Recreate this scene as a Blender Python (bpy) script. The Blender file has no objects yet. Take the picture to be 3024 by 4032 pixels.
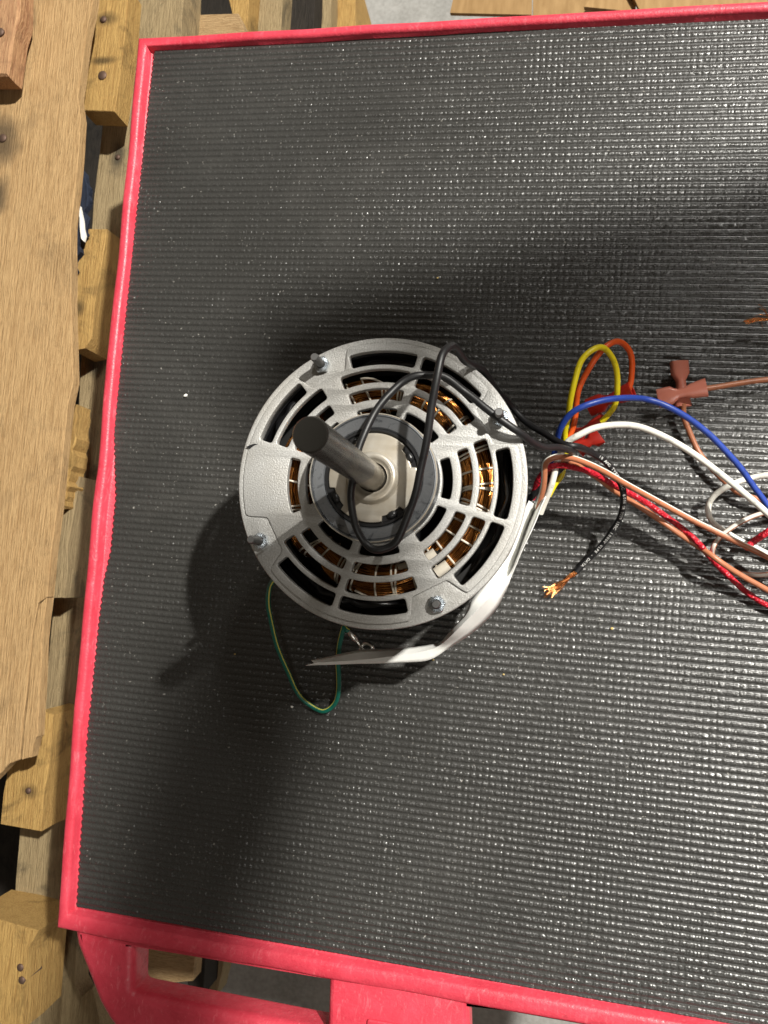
import bpy, bmesh, math, random
import numpy as np
from mathutils import Vector, Matrix

rng = np.random.default_rng(7)
random.seed(7)
PI = math.pi
sc = bpy.context.scene
COL = sc.collection

# ------------------------------------------------------------------ camera
FPX, CX, CY = 3030.0, 1512.0, 2016.0
CAM = np.array([0.07516758, -0.04500501, 0.47036782])
_d = np.array([2090 - CX, 2310 - CY, FPX]); _d /= np.linalg.norm(_d)
_z = -_d
_x = np.array([16112.0, 968.0, -3030.0]); _x -= _x.dot(_d) * _d; _x /= np.linalg.norm(_x)
_y = np.cross(_z, _x)
M3 = np.array([_x, _y, _z])                      # camera (right, down, forward) -> world

cd = bpy.data.cameras.new("camera"); cam = bpy.data.objects.new("camera", cd); COL.objects.link(cam)
Rm = np.array([M3[:, 0], -M3[:, 1], -M3[:, 2]]).T
cam.matrix_world = Matrix([[*Rm[i], CAM[i]] for i in range(3)] + [[0, 0, 0, 1]])
cd.sensor_fit = 'VERTICAL'; cd.sensor_height = 6.85; cd.sensor_width = 6.85
cd.lens = 6.85 * FPX / 4032.0
cd.clip_start = 0.01; cd.clip_end = 60
cd.dof.use_dof = True; cd.dof.focus_distance = 0.405; cd.dof.aperture_fstop = 4.5
sc.camera = cam

# ------------------------------------------------------------------ world, lamps, exposure
wd = bpy.data.worlds.new("World"); sc.world = wd; wd.use_nodes = True
wd.node_tree.nodes["Background"].inputs[0].default_value = (0.98, 0.80, 0.58, 1)
wd.node_tree.nodes["Background"].inputs[1].default_value = 0.085
sc.view_settings.view_transform = 'Standard'; sc.view_settings.look = 'None'
sc.view_settings.exposure = 0.03; sc.view_settings.gamma = 1.0

def lamp(name, loc, target, w, h, power, col):
    l = bpy.data.lights.new(name, 'AREA'); l.shape = 'RECTANGLE'; l.size = w; l.size_y = h
    l.energy = power; l.color = col
    o = bpy.data.objects.new(name, l); COL.objects.link(o); o.location = loc
    o.rotation_euler = (Vector(target) - Vector(loc)).to_track_quat('-Z', 'Y').to_euler()
    return o
# warehouse ceiling: a row of linear lamps along the right of the cart, one lamp further right
lamp("ceiling_lamp", (1.90, 1.50, 3.00), (0, 0, 0), 0.11, 0.11, 300, (1.0, 0.965, 0.89))
lamp("ceiling_lamp", (1.20, 2.90, 3.0), (0, 0, 0), 0.30, 0.60, 34, (1.0, 0.97, 0.91))
lamp("ceiling_lamp", (1.15, -1.85, 3.0), (0, 0, 0), 0.40, 0.90, 15, (1.0, 0.97, 0.91))

# ------------------------------------------------------------------ helpers
def P(px, py, z):
    """point on the level z that the photograph shows at this pixel"""
    w = M3 @ np.array([px - CX, py - CY, FPX])
    return CAM + w * (z - CAM[2]) / w[2]

def mk(name, verts, faces, mat, parent=None, smooth=True, ang=35, mats=None, midx=None, weld_d=0.0):
    base = np.zeros(3)
    r = parent
    while r is not None:
        base = base + np.array(r.location); r = r.parent
    me = bpy.data.meshes.new(name)
    v = np.asarray(verts, float) - base
    me.from_pydata(v.tolist(), [], [tuple(int(i) for i in f) for f in faces])
    for m in (mats or [mat]): me.materials.append(m)
    if midx is not None: me.polygons.foreach_set('material_index', np.asarray(midx, dtype=np.int32))
    bm = bmesh.new(); bm.from_mesh(me)
    if weld_d: bmesh.ops.remove_doubles(bm, verts=bm.verts, dist=weld_d)
    bmesh.ops.recalc_face_normals(bm, faces=bm.faces); bm.to_mesh(me); bm.free()
    if smooth:
        me.shade_smooth(); me.set_sharp_from_angle(angle=math.radians(ang))
    me.update()
    o = bpy.data.objects.new(name, me); COL.objects.link(o)
    if parent is not None: o.parent = parent
    return o

def tag(o, label=None, cat=None, group=None, kind=None):
    if label: o['label'] = label
    if cat: o['category'] = cat
    if group: o['group'] = group
    if kind: o['kind'] = kind
    return o

def thing(name, loc, label, cat, group=None):
    o = bpy.data.objects.new(name, None); COL.objects.link(o); o.location = loc
    o.empty_display_size = 0.02
    return tag(o, label, cat, group)

def spline(pts, n_per=10):
    p = np.asarray(pts, float)
    q = np.vstack([2 * p[0] - p[1], p, 2 * p[-1] - p[-2]])
    out = []
    for i in range(1, len(q) - 2):
        for k in range(n_per):
            t = k / n_per
            a, b, c, d = q[i - 1], q[i], q[i + 1], q[i + 2]
            out.append(0.5 * ((2 * b) + (c - a) * t + (2 * a - 5 * b + 4 * c - d) * t * t + (3 * b - a - 3 * c + d) * t ** 3))
    out.append(q[-2])
    out = np.array(out)
    for _ in range(2):
        out[1:-1] = 0.25 * out[:-2] + 0.5 * out[1:-1] + 0.25 * out[2:]
    return out

def tube_geo(path, r, sides=10, up=(0, 0, 1), closed=False, cap=True):
    p = np.asarray(path, float); n = len(p)
    T = np.gradient(p, axis=0)
    if closed: T = np.roll(p, -1, 0) - np.roll(p, 1, 0)
    T /= np.linalg.norm(T, axis=1)[:, None] + 1e-12
    S = np.cross(T, np.array(up, float)); 
    ln = np.linalg.norm(S, axis=1)[:, None]; S /= ln + 1e-9
    U = np.cross(S, T)
    rr = np.broadcast_to(np.asarray(r, float), (n,))
    a = np.arange(sides) * 2 * PI / sides
    V = p[:, None, :] + rr[:, None, None] * (np.cos(a)[None, :, None] * S[:, None, :] + np.sin(a)[None, :, None] * U[:, None, :])
    V = V.reshape(-1, 3)
    F = []; ks = []
    m = n if closed else n - 1
    for i in range(m):
        j = (i + 1) % n
        for k in range(sides):
            l = (k + 1) % sides
            F.append((i * sides + k, j * sides + k, j * sides + l, i * sides + l)); ks.append(k)
    if not closed and cap:
        F.append(tuple(range(sides))); F.append(tuple((n - 1) * sides + k for k in range(sides))); ks += [0, 0]
    return V, F, ks

def tube(name, path, r, mat, parent=None, sides=10, stripe=None, mat2=None, up=(0, 0, 1), closed=False):
    V, F, ks = tube_geo(path, r, sides, up, closed)
    if stripe is not None:
        lo, hi = stripe
        mi = [1 if lo <= k <= hi else 0 for k in ks]
        return mk(name, V, F, None, parent, mats=[mat, mat2], midx=mi, ang=80)
    return mk(name, V, F, mat, parent, ang=80)

def lathe(name, prof, mat, parent=None, seg=96, c=(0, 0, 0), ang=35, mod=None):
    V = []; F = []
    n = len(prof)
    for i in range(seg):
        t = 2 * PI * i / seg
        for (r, z) in prof:
            k = 1.0 if mod is None else mod(t, r)
            V.append((c[0] + r * k * math.cos(t), c[1] + r * k * math.sin(t), c[2] + z))
    for i in range(seg):
        j = (i + 1) % seg
        for k in range(n - 1):
            F.append((i * n + k, j * n + k, j * n + k + 1, i * n + k + 1))
    return mk(name, V, F, mat, parent, ang=ang)

def plate_geo(loops, z0, z1, bevel=0.0008, res=2):
    """solid plate between z0 and z1 with outline loops[0] and holes loops[1:], edges rounded"""
    cu = bpy.data.curves.new("plate", 'CURVE'); cu.dimensions = '2D'; cu.fill_mode = 'BOTH'
    h = (z1 - z0) / 2
    cu.extrude = h - bevel; cu.bevel_depth = bevel; cu.bevel_resolution = res; cu.offset = -bevel
    for lp in loops:
        s = cu.splines.new('POLY'); s.points.add(len(lp) - 1)
        for i, p in enumerate(lp): s.points[i].co = (p[0], p[1], 0, 1)
        s.use_cyclic_u = True
    o = bpy.data.objects.new("plate", cu); COL.objects.link(o)
    dg = bpy.context.evaluated_depsgraph_get()
    me = bpy.data.meshes.new_from_object(o.evaluated_get(dg))
    V = np.array([v.co[:] for v in me.vertices]) + np.array([0, 0, z0 + h])
    F = [tuple(p.vertices) for p in me.polygons]
    bpy.data.objects.remove(o); bpy.data.curves.remove(cu); bpy.data.meshes.remove(me)
    return V, F

def merge(*geos):
    V = []; F = []; off = 0
    for v, f in geos:
        V.append(np.asarray(v, float)); F += [tuple(i + off for i in q) for q in f]; off += len(v)
    return np.vstack(V), F

# ------------------------------------------------------------------ materials
def mat(name, col, rough=0.5, metal=0.0, spec=0.5, **kw):
    m = bpy.data.materials.new(name); m.use_nodes = True
    b = m.node_tree.nodes["Principled BSDF"]
    b.inputs["Base Color"].default_value = (*col, 1)
    b.inputs["Roughness"].default_value = rough
    b.inputs["Metallic"].default_value = metal
    b.inputs["Specular IOR Level"].default_value = spec
    for k, v in kw.items(): b.inputs[k].default_value = v
    return m

def nd(m, t, **props):
    n = m.node_tree.nodes.new(t)
    for k, v in props.items(): setattr(n, k, v)
    return n
def lk(m, a, b): m.node_tree.links.new(a, b)
def bsdf(m): return m.node_tree.nodes["Principled BSDF"]

def coords(m, scale=(1, 1, 1), rand=False):
    tc = nd(m, 'ShaderNodeTexCoord'); mp = nd(m, 'ShaderNodeMapping'); mp.inputs['Scale'].default_value = scale
    src = tc.outputs['Object']
    if rand:
        oi = nd(m, 'ShaderNodeObjectInfo'); ad = nd(m, 'ShaderNodeVectorMath', operation='MULTIPLY_ADD')
        lk(m, oi.outputs['Random'], ad.inputs[0]); ad.inputs[1].default_value = (3.1, 5.7, 2.3); lk(m, src, ad.inputs[2]); src = ad.outputs[0]
    lk(m, src, mp.inputs['Vector'])
    return mp.outputs['Vector']

def noise(m, vec, scale, detail=3, rough=0.55, dist=0.0):
    n = nd(m, 'ShaderNodeTexNoise'); n.inputs['Scale'].default_value = scale; n.inputs['Detail'].default_value = detail
    n.inputs['Roughness'].default_value = rough; n.inputs['Distortion'].default_value = dist
    lk(m, vec, n.inputs['Vector']); return n.outputs['Fac']

def ramp(m, fac, stops):
    r = nd(m, 'ShaderNodeValToRGB'); e = r.color_ramp.elements
    while len(e) < len(stops): e.new(0.5)
    for i, (p, c) in enumerate(stops):
        e[i].position = p; e[i].color = (*c, 1) if len(c) == 3 else c
    lk(m, fac, r.inputs['Fac']); return r.outputs['Color']

def mix(m, fac, a, b, mode='MIX'):
    x = nd(m, 'ShaderNodeMix', data_type='RGBA', blend_type=mode)
    for s, v in ((x.inputs[0], fac), (x.inputs[6], a), (x.inputs[7], b)):
        if isinstance(v, (int, float)): s.default_value = v
        elif isinstance(v, tuple): s.default_value = (*v, 1)
        else: lk(m, v, s)
    return x.outputs[2]

def bump(m, h, strength=0.3, dist=0.001, chain=None):
    b = nd(m, 'ShaderNodeBump'); b.inputs['Strength'].default_value = strength; b.inputs['Distance'].default_value = dist
    lk(m, h, b.inputs['Height'])
    if chain is not None: lk(m, chain, b.inputs['Normal'])
    lk(m, b.outputs['Normal'], bsdf(m).inputs['Normal']); return b.outputs['Normal']

def g3(v): return (v, v, v)

# red moulded plastic
RED = mat("red_plastic", (0.7, 0.04, 0.07), 0.42, spec=0.45)
v = coords(RED)
c_ = ramp(RED, noise(RED, v, 45, 5, 0.65), [(0.28, (0.52, 0.034, 0.058)), (0.72, (0.68, 0.065, 0.10))])
wear = ramp(RED, noise(RED, coords(RED, (1.0, 0.35, 1)), 330, 4, 0.7, 0.8), [(0.56, g3(0)), (0.74, g3(0.42))])
c_ = mix(RED, wear, c_, (0.86, 0.24, 0.27))
soot = ramp(RED, noise(RED, v, 85, 5, 0.75), [(0.62, g3(0)), (0.78, g3(0.55))])
c_ = mix(RED, soot, c_, (0.22, 0.02, 0.03))
lk(RED, c_, bsdf(RED).inputs['Base Color'])
lk(RED, ramp(RED, noise(RED, coords(RED, (1, 5, 1)), 260, 3, 0.6), [(0.35, g3(0.30)), (0.7, g3(0.55))]), bsdf(RED).inputs['Roughness'])
bump(RED, noise(RED, v, 420, 4, 0.65), 0.30, 0.0012)

# ribbed rubber mat
RUB = mat("mat_rubber", (0.028, 0.0275, 0.026), 0.4, spec=0.75)
v = coords(RUB)
big = noise(RUB, v, 9, 3)
rb_ = ramp(RUB, big, [(0.3, (0.032, 0.0315, 0.0295)), (0.62, (0.040, 0.0395, 0.0375)), (0.8, (0.050, 0.049, 0.046))])
dust_glints = ramp(RUB, noise(RUB, v, 520, 2, 0.5), [(0.70, g3(0)), (0.76, g3(1))])              # lint and grit; pale specks also stand in for weak sparkle
film = ramp(RUB, noise(RUB, coords(RUB, (1, 1.6, 1)), 6, 5, 0.7, 0.7), [(0.50, g3(0)), (0.72, g3(0.30))])   # dusty smears
rb_ = mix(RUB, film, rb_, (0.085, 0.082, 0.076))
rb_ = mix(RUB, dust_glints, rb_, (0.26, 0.25, 0.23))
lk(RUB, rb_, bsdf(RUB).inputs['Base Color'])
lk(RUB, ramp(RUB, noise(RUB, v, 900, 2), [(0.3, g3(0.23)), (0.75, g3(0.40))]), bsdf(RUB).inputs['Roughness'])
# crinkled skin on the crests of the ribs, smooth grooves
sz = nd(RUB, 'ShaderNodeSeparateXYZ'); lk(RUB, v, sz.inputs[0])
mz = nd(RUB, 'ShaderNodeMapRange'); mz.inputs[1].default_value = -0.0006; mz.inputs[2].default_value = -0.0002; lk(RUB, sz.outputs[2], mz.inputs[0])
mh = nd(RUB, 'ShaderNodeMath', operation='MULTIPLY'); lk(RUB, noise(RUB, coords(RUB, (1.35, 1.0, 1.0)), 1250, 2, 0.55), mh.inputs[0]); lk(RUB, mz.outputs[0], mh.inputs[1])
bump(RUB, mh.outputs[0], 0.30, 0.0010)

# cast, paint-flecked aluminium
ALU = mat("cast_aluminium", (0.6, 0.59, 0.55), 0.46, 0.35, 0.5)
v = coords(ALU)
st = ramp(ALU, noise(ALU, v, 38, 4, 0.6), [(0.40, (0.435, 0.43, 0.40)), (0.74, (0.34, 0.31, 0.25))])
fl = noise(ALU, v, 1400, 2, 0.5)
lk(ALU, mix(ALU, 0.55, st, ramp(ALU, fl, [(0.35, g3(0.37)), (0.65, g3(0.55))])), bsdf(ALU).inputs['Base Color'])
bump(ALU, noise(ALU, v, 1300, 3, 0.6), 0.55, 0.0006)

BLK = mat("black_paint", (0.006, 0.006, 0.007), 0.28)
INS = mat("dark_interior", (0.004, 0.004, 0.004), 0.5)
RING = mat("grey_steel_ring", (0.20, 0.22, 0.245), 0.34, 0.75)
v = coords(RING)
rg = noise(RING, v, 130, 5, 0.65, 1.2)
lk(RING, ramp(RING, rg, [(0.33, (0.06, 0.063, 0.068)), (0.44, (0.19, 0.198, 0.21)), (0.75, (0.30, 0.31, 0.325))]), bsdf(RING).inputs['Base Color'])
lk(RING, ramp(RING, rg, [(0.35, g3(0.5)), (0.7, g3(0.28))]), bsdf(RING).inputs['Roughness'])
ZINC = mat("zinc_plate", (0.62, 0.66, 0.70), 0.27, 1.0)
bump(ZINC, noise(ZINC, coords(ZINC), 900, 2), 0.2, 0.0003)
STUDM = mat("stud_steel", (0.22, 0.22, 0.22), 0.45, 0.8)
BUSH = mat("black_bushing", (0.018, 0.018, 0.019), 0.3)
HUB = mat("hub_plate_metal", (0.5, 0.46, 0.39), 0.38, 0.45)
v = coords(HUB)
lk(HUB, ramp(HUB, noise(HUB, v, 90, 4), [(0.3, (0.44, 0.385, 0.30)), (0.7, (0.56, 0.53, 0.47))]), bsdf(HUB).inputs['Base Color'])
SHAFT = mat("shaft_steel", (0.3, 0.3, 0.3), 0.27, 0.75)
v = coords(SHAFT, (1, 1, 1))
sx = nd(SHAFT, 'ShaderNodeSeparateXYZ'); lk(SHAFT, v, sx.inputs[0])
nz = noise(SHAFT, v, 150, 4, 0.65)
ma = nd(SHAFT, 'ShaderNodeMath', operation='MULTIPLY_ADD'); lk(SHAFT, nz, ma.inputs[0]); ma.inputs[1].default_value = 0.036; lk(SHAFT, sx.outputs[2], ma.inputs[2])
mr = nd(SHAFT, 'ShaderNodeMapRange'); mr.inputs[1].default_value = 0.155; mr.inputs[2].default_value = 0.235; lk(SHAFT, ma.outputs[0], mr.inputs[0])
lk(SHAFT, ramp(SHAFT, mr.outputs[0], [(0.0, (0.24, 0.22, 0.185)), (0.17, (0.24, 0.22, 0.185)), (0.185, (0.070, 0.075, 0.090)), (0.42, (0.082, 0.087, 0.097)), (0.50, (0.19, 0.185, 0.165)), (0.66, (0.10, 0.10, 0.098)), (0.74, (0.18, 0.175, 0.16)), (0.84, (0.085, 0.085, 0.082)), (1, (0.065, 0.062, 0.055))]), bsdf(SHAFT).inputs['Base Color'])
bump(SHAFT, noise(SHAFT, coords(SHAFT, (1, 1, 4)), 500, 3), 0.12, 0.0004)

COP = mat("enamelled_copper", (0.30, 0.075, 0.016), 0.2, 0.9)
v = coords(COP)
lk(COP, ramp(COP, noise(COP, v, 160, 3), [(0.3, (0.17, 0.055, 0.013)), (0.7, (0.58, 0.25, 0.06))]), bsdf(COP).inputs['Base Color'])
COPB = mat("bare_copper", (0.83, 0.36, 0.13), 0.25, 1.0)
CORD = mat("lacing_cord", (0.74, 0.68, 0.57), 0.7)
bump(CORD, noise(CORD, coords(CORD), 2500, 2), 0.4, 0.0004)

def wire_mat(name, c, rough=0.38, **k):
    m = mat(name, c, rough, **k); vv = coords(m)
    dk = tuple(x * 0.62 for x in c)
    lk(m, ramp(m, noise(m, vv, 210, 5, 0.7), [(0.30, dk), (0.46, c)]), bsdf(m).inputs['Base Color'])
    bump(m, noise(m, vv, 700, 3), 0.12, 0.0004); return m
WBLACK = wire_mat("black_insulation", (0.011, 0.011, 0.012), 0.45)
WBLUE = wire_mat("blue_insulation", (0.018, 0.055, 0.33))
WWHITE = wire_mat("white_insulation", (0.78, 0.77, 0.70))
WYEL = wire_mat("yellow_insulation", (0.80, 0.66, 0.012))
WORA = wire_mat("orange_insulation", (0.78, 0.105, 0.012))
WBRN = wire_mat("brown_insulation", (0.46, 0.17, 0.085))
WRED = wire_mat("red_insulation", (0.62, 0.012, 0.03))
WGRN = wire_mat("green_insulation", (0.004, 0.135, 0.095))
WYST = wire_mat("yellow_stripe", (0.62, 0.60, 0.12))
WBRS = wire_mat("braided_red_insulation", (0.52, 0.012, 0.028))
vo = nd(WBRS, 'ShaderNodeTexVoronoi'); vo.inputs['Scale'].default_value = 620; lk(WBRS, coords(WBRS), vo.inputs['Vector'])
bump(WBRS, vo.outputs['Distance'], 0.7, 0.0012)
SLV = mat("white_sleeve_film", (0.86, 0.86, 0.83), 0.6)
bsdf(SLV).inputs['Subsurface Weight'].default_value = 0.5; bsdf(SLV).inputs['Subsurface Radius'].default_value = (0.002, 0.002, 0.002)
bump(SLV, noise(SLV, coords(SLV), 110, 2), 0.10, 0.002)
CONR = mat("red_nylon", (0.52, 0.03, 0.018), 0.28, **{"Transmission Weight": 0.25})
CONB = mat("brown_nylon", (0.78, 0.27, 0.19), 0.25, **{"Transmission Weight": 0.12})
TIN = mat("tinned_steel", (0.7, 0.68, 0.64), 0.3, 1.0)
PRINT = mat("white_print", (0.72, 0.72, 0.70), 0.6)

def wood(name, pale, deep, grain=(70, 4.5, 70), stain=0.5, spots=()):
    m = mat(name, pale, 0.75, spec=0.2)
    v1 = coords(m, grain, True); v0 = coords(m, (1, 1, 1), True)
    f = noise(m, v1, 3.0, 5, 0.65, 0.5); f2 = noise(m, v1, 11, 4, 0.7); f3 = noise(m, v1, 30, 3, 0.65)
    c1 = ramp(m, f, [(0.34, tuple((a + b) / 2 for a, b in zip(pale, deep))), (0.56, pale)])
    c2 = mix(m, 0.5, c1, ramp(m, f2, [(0.38, deep), (0.56, pale)]))
    c2 = mix(m, ramp(m, f3, [(0.58, g3(0)), (0.70, g3(0.7))]), c2, tuple(x * 0.55 for x in deep))
    s = noise(m, v0, 18, 5, 0.7, 0.8)
    fac = ramp(m, s, [(0.54, g3(0)), (0.72, g3(stain))])
    if spots:
        ge = nd(m, 'ShaderNodeNewGeometry')
        wv = nd(m, 'ShaderNodeTexNoise'); wv.inputs['Scale'].default_value = 60; wv.inputs['Detail'].default_value = 4; lk(m, ge.outputs['Position'], wv.inputs['Vector'])
        for (p, rx, ry) in spots:
            su = nd(m, 'ShaderNodeVectorMath', operation='SUBTRACT'); lk(m, ge.outputs['Position'], su.inputs[0]); su.inputs[1].default_value = tuple(p)
            mu = nd(m, 'ShaderNodeVectorMath', operation='MULTIPLY'); lk(m, su.outputs[0], mu.inputs[0]); mu.inputs[1].default_value = (1 / rx, 1 / ry, 0)
            le = nd(m, 'ShaderNodeVectorMath', operation='LENGTH'); lk(m, mu.outputs[0], le.inputs[0])
            ad = nd(m, 'ShaderNodeMath', operation='MULTIPLY_ADD'); lk(m, wv.outputs['Fac'], ad.inputs[0]); ad.inputs[1].default_value = 1.1; ad.inputs[2].default_value = -0.55
            a2 = nd(m, 'ShaderNodeMath', operation='ADD'); lk(m, le.outputs['Value'], a2.inputs[0]); lk(m, ad.outputs[0], a2.inputs[1])
            sp = ramp(m, a2.outputs[0], [(0.25, g3(0.8)), (1.0, g3(0))])
            fac = mix(m, 1.0, fac, sp, 'LIGHTEN')
    c3 = mix(m, fac, c2, tuple(x * y for x, y in zip(deep, (0.22, 0.28, 0.42))))
    lk(m, c3, bsdf(m).inputs['Base Color'])
    bump(m, f2, 0.9, 0.002); return m
WOODA = wood("tan_oak", (0.47, 0.31, 0.15), (0.27, 0.155, 0.062), stain=0.3, spots=[(P(8, 560, -0.06), 0.022, 0.03), (P(-5, 770, -0.06), 0.012, 0.02), (P(110, 60, -0.06), 0.010, 0.016)])
WOODB = wood("grey_oak", (0.32, 0.245, 0.135), (0.17, 0.122, 0.062), stain=0.8, spots=[(P(463, 615, -0.135), 0.010, 0.022), (P(470, 460, -0.135), 0.012, 0.010), (P(375, 1440, -0.135), 0.014, 0.014)])
WOODP = wood("yellow_pine", (0.43, 0.275, 0.095), (0.235, 0.125, 0.036), stain=0.8, spots=[(P(410, 238, -0.095), 0.016, 0.005), (P(412, 75, -0.095), 0.014, 0.008), (P(112, 3115, -0.098), 0.010, 0.008), (P(310, 1210, -0.098), 0.008, 0.010)])
WOODR = wood("reddish_oak", (0.46, 0.27, 0.14), (0.22, 0.09, 0.045), stain=0.5)
WOODD = wood("dark_wood_and_gap_shade", (0.03, 0.025, 0.02), (0.010, 0.009, 0.008), stain=0.8)  # dark boards; the near-black tone also paints shade in the gaps
WOODV = wood("old_deck_board", (0.42, 0.29, 0.15), (0.22, 0.13, 0.055), grain=(8, 80, 60), stain=0.6)
BLUEW = wood("blue_painted_wood", (0.022, 0.030, 0.052), (0.008, 0.010, 0.018), stain=0.7)
NAIL = mat("rusty_nail", (0.12, 0.075, 0.055), 0.6, 0.6)
CARD = mat("cardboard", (0.42, 0.27, 0.13), 0.8, spec=0.2)
lk(CARD, ramp(CARD, noise(CARD, coords(CARD, (30, 4, 4)), 6, 3), [(0.3, (0.27, 0.165, 0.07)), (0.7, (0.36, 0.23, 0.105))]), bsdf(CARD).inputs['Base Color'])
CONC = mat("concrete", (0.36, 0.35, 0.31), 0.8)
v = coords(CONC)
lk(CONC, mix(CONC, 0.5, ramp(CONC, noise(CONC, v, 12, 5, 0.6), [(0.35, (0.27, 0.26, 0.225)), (0.65, (0.44, 0.425, 0.385))]), ramp(CONC, noise(CONC, v, 160, 3), [(0.35, g3(0.25)), (0.65, g3(0.40))])), bsdf(CONC).inputs['Base Color'])
CRUMB = mat("crumb", (0.78, 0.77, 0.72), 0.8)
CRUMBT = mat("tan_crumb", (0.60, 0.45, 0.18), 0.8)

# ------------------------------------------------------------------ floor
ZF = -0.86
tag(mk("floor", [(-4, -4, ZF), (5, -4, ZF), (5, 6, ZF), (-4, 6, ZF)], [(0, 1, 2, 3)], CONC, smooth=False), kind='structure')

# ------------------------------------------------------------------ unseen bars added overhead to block light and shade strips of the mat
V = []; F = []
for (p, q, hw) in (((0.575, 0.535), (1.80, 0.92), 0.045), ((0.572, 0.440), (0.526, 0.215), 0.027)):
    p, q = np.array(p), np.array(q); t = (q - p) / np.linalg.norm(q - p); n_ = np.array([-t[1], t[0]]) * hw
    o_ = len(V)
    for e in (p, q):
        for sg, w in ((-1, -0.02), (1, -0.02), (1, 0.02), (-1, 0.02)): V.append((e[0] + sg * n_[0], e[1] + sg * n_[1], 1.0 + w))
    F += [tuple(o_ + i for i in f) for f in [(0, 1, 2, 3), (7, 6, 5, 4), (0, 4, 5, 1), (1, 5, 6, 2), (2, 6, 7, 3), (3, 7, 4, 0)]]
tag(mk("light_blocker", V, F, mat("blocker_grey", (0.2, 0.2, 0.2), 0.5), smooth=False), kind='structure')

# ------------------------------------------------------------------ pallets beside the cart
def n3(p, s):      # cheap smooth jitter
    return math.sin(p[0] * s * 1.7 + p[1] * s * 2.9) * math.sin(p[1] * s * 1.3 - p[2] * s * 2.1 + 1.3)

def board(name, poly, z, depth, material, parent, jit=0.0003, cham=0.0006, step=0.018, tilt=0.0, keep=None):
    """timber with the given outline at its upper face, rough sawn edges, going straight down"""
    pts = [np.array(P(a, b, z)) for a, b in poly]
    out = []
    for i in range(len(pts)):
        a, b = pts[i], pts[(i + 1) % len(pts)]
        n = max(1, int(np.linalg.norm(b - a) / step))
        for k in range(n): out.append(a + (b - a) * k / n)
    out = np.array(out); c = out.mean(0)
    nn = len(out)
    tang = np.roll(out, -1, 0) - np.roll(out, 1, 0)
    nor = np.c_[tang[:, 1], -tang[:, 0], np.zeros(nn)]; nor /= np.linalg.norm(nor, axis=1)[:, None] + 1e-9
    area = np.sum(out[:, 0] * np.roll(out[:, 1], -1) - np.roll(out[:, 0], -1) * out[:, 1])
    if area < 0: nor = -nor
    j = np.array([rng.normal(0, jit) for _ in range(nn)])[:, None]
    out = out + nor * j
    r0 = out - nor * cham
    r1 = out.copy(); r1[:, 2] -= cham
    r2 = out.copy(); r2[:, 2] -= depth * 0.5; r2 += nor * rng.normal(0, jit, nn)[:, None]
    r3 = out.copy(); r3[:, 2] -= depth
    V = np.vstack([r0, r1, r2, r3]); V[:nn, 2] += rng.normal(0, jit * 0.4, nn)
    F = [tuple(range(nn))]
    for a in range(3):
        for i in range(nn):
            k = (i + 1) % nn
            F.append((a * nn + i, a * nn + k, (a + 1) * nn + k, (a + 1) * nn + i))
    F.append(tuple(3 * nn + i for i in range(nn))[::-1])
    return mk(name, V, F, material, parent, ang=30)

def nail(px, py, z, parent, r=0.0035):
    c = P(px, py, z)
    V, F, _ = tube_geo([c + np.array([0, 0, -0.02]), c + np.array([0, 0, 0.0008]), c + np.array([0, 0, 0.0016])], [r, r, r * 0.7], 10, up=(0, 1, 0))
    return mk("nail", V, F, NAIL, parent, ang=50)

S3 = lambda l: [(a / 1.474, b / 1.474) for a, b in l]
S4 = lambda l: [(a / 1.474, 1400 + b / 1.474) for a, b in l]
S5 = lambda l: [(a / 1.661, 2700 + b / 1.661) for a, b in l]
S7 = lambda l: [(500 + a / 1.276, b / 1.276) for a, b in l]
S6 = lambda l: [(500 + a / 1.106, 3500 + b / 1.106) for a, b in l]
S8 = lambda l: [(1700 + a / 1.253, b / 1.253) for a, b in l]

c0 = P(150, 1500, -0.06)
pa = thing("wooden_pallet", (c0[0], c0[1], ZF), "tan wooden pallet at the far left with a long wide board and split notched end", "pallet", "wooden pallets beside the cart")
board("deck_board", [(-420, -260), (385, -260)] + [(366, 0), (339, 136), (319, 285), (305, 380), (319, 461), (309, 610), (298, 746), (281, 882), (281, 1290), (288, 1500), (271, 1590), (252, 1740), (224, 2010), (203, 2180), (186, 2350), (150, 2376), (128, 2500), (105, 2700), (77, 2991), (36, 3007), (0, 3049), (-60, 3110), (-420, 3180)], -0.060, 0.009, WOODA, pa, step=0.02)
board("splinter", [(154, 2379), (185, 2353), (166, 2520), (146, 2900), (135, 2911), (120, 2983), (82, 2993), (109, 2702), (132, 2503)], -0.0605, 0.009, WOODA, pa, step=0.015)
board("deck_board", S3([(-250, -150), (118, -150), (112, 90), (92, 200), (48, 300), (38, 428), (-250, 428)]), -0.036, 0.018, WOODR, pa, jit=0.0014, cham=0.002)
nail(12, 545, -0.060, pa); nail(2, 128, -0.036, pa)
# the blocks of board ends right of it
d1 = board("deck_board", S3([(570, -80), (748, -80), (726, 200), (692, 450), (665, 648), (475, 640), (455, 560), (505, 250)]), -0.095, 0.022, WOODP, pa)
nail(404, 298, -0.095, pa, 0.004); nail(408, 78, -0.095, pa, 0.003)
d2 = board("deck_board", S3([(470, 1330), (612, 1338), (580, 1600), (532, 1950), (500, 2030), (415, 2040), (425, 1650), (455, 1400)]), -0.098, 0.034, WOODP, pa, jit=0.001)
board("deck_board", S4([(375, 270), (445, 285), (436, 480), (418, 610), (402, 700), (362, 900), (322, 890), (340, 600)]), -0.085, 0.02, WOODP, pa, jit=0.0008, cham=0.0012, step=0.004)
d4 = board("deck_board", S4([(400, 700), (462, 702), (430, 900), (402, 1100), (376, 1412), (284, 1412), (308, 1150), (330, 900)]), -0.098, 0.036, WOODB, pa, jit=0.001)
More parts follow.
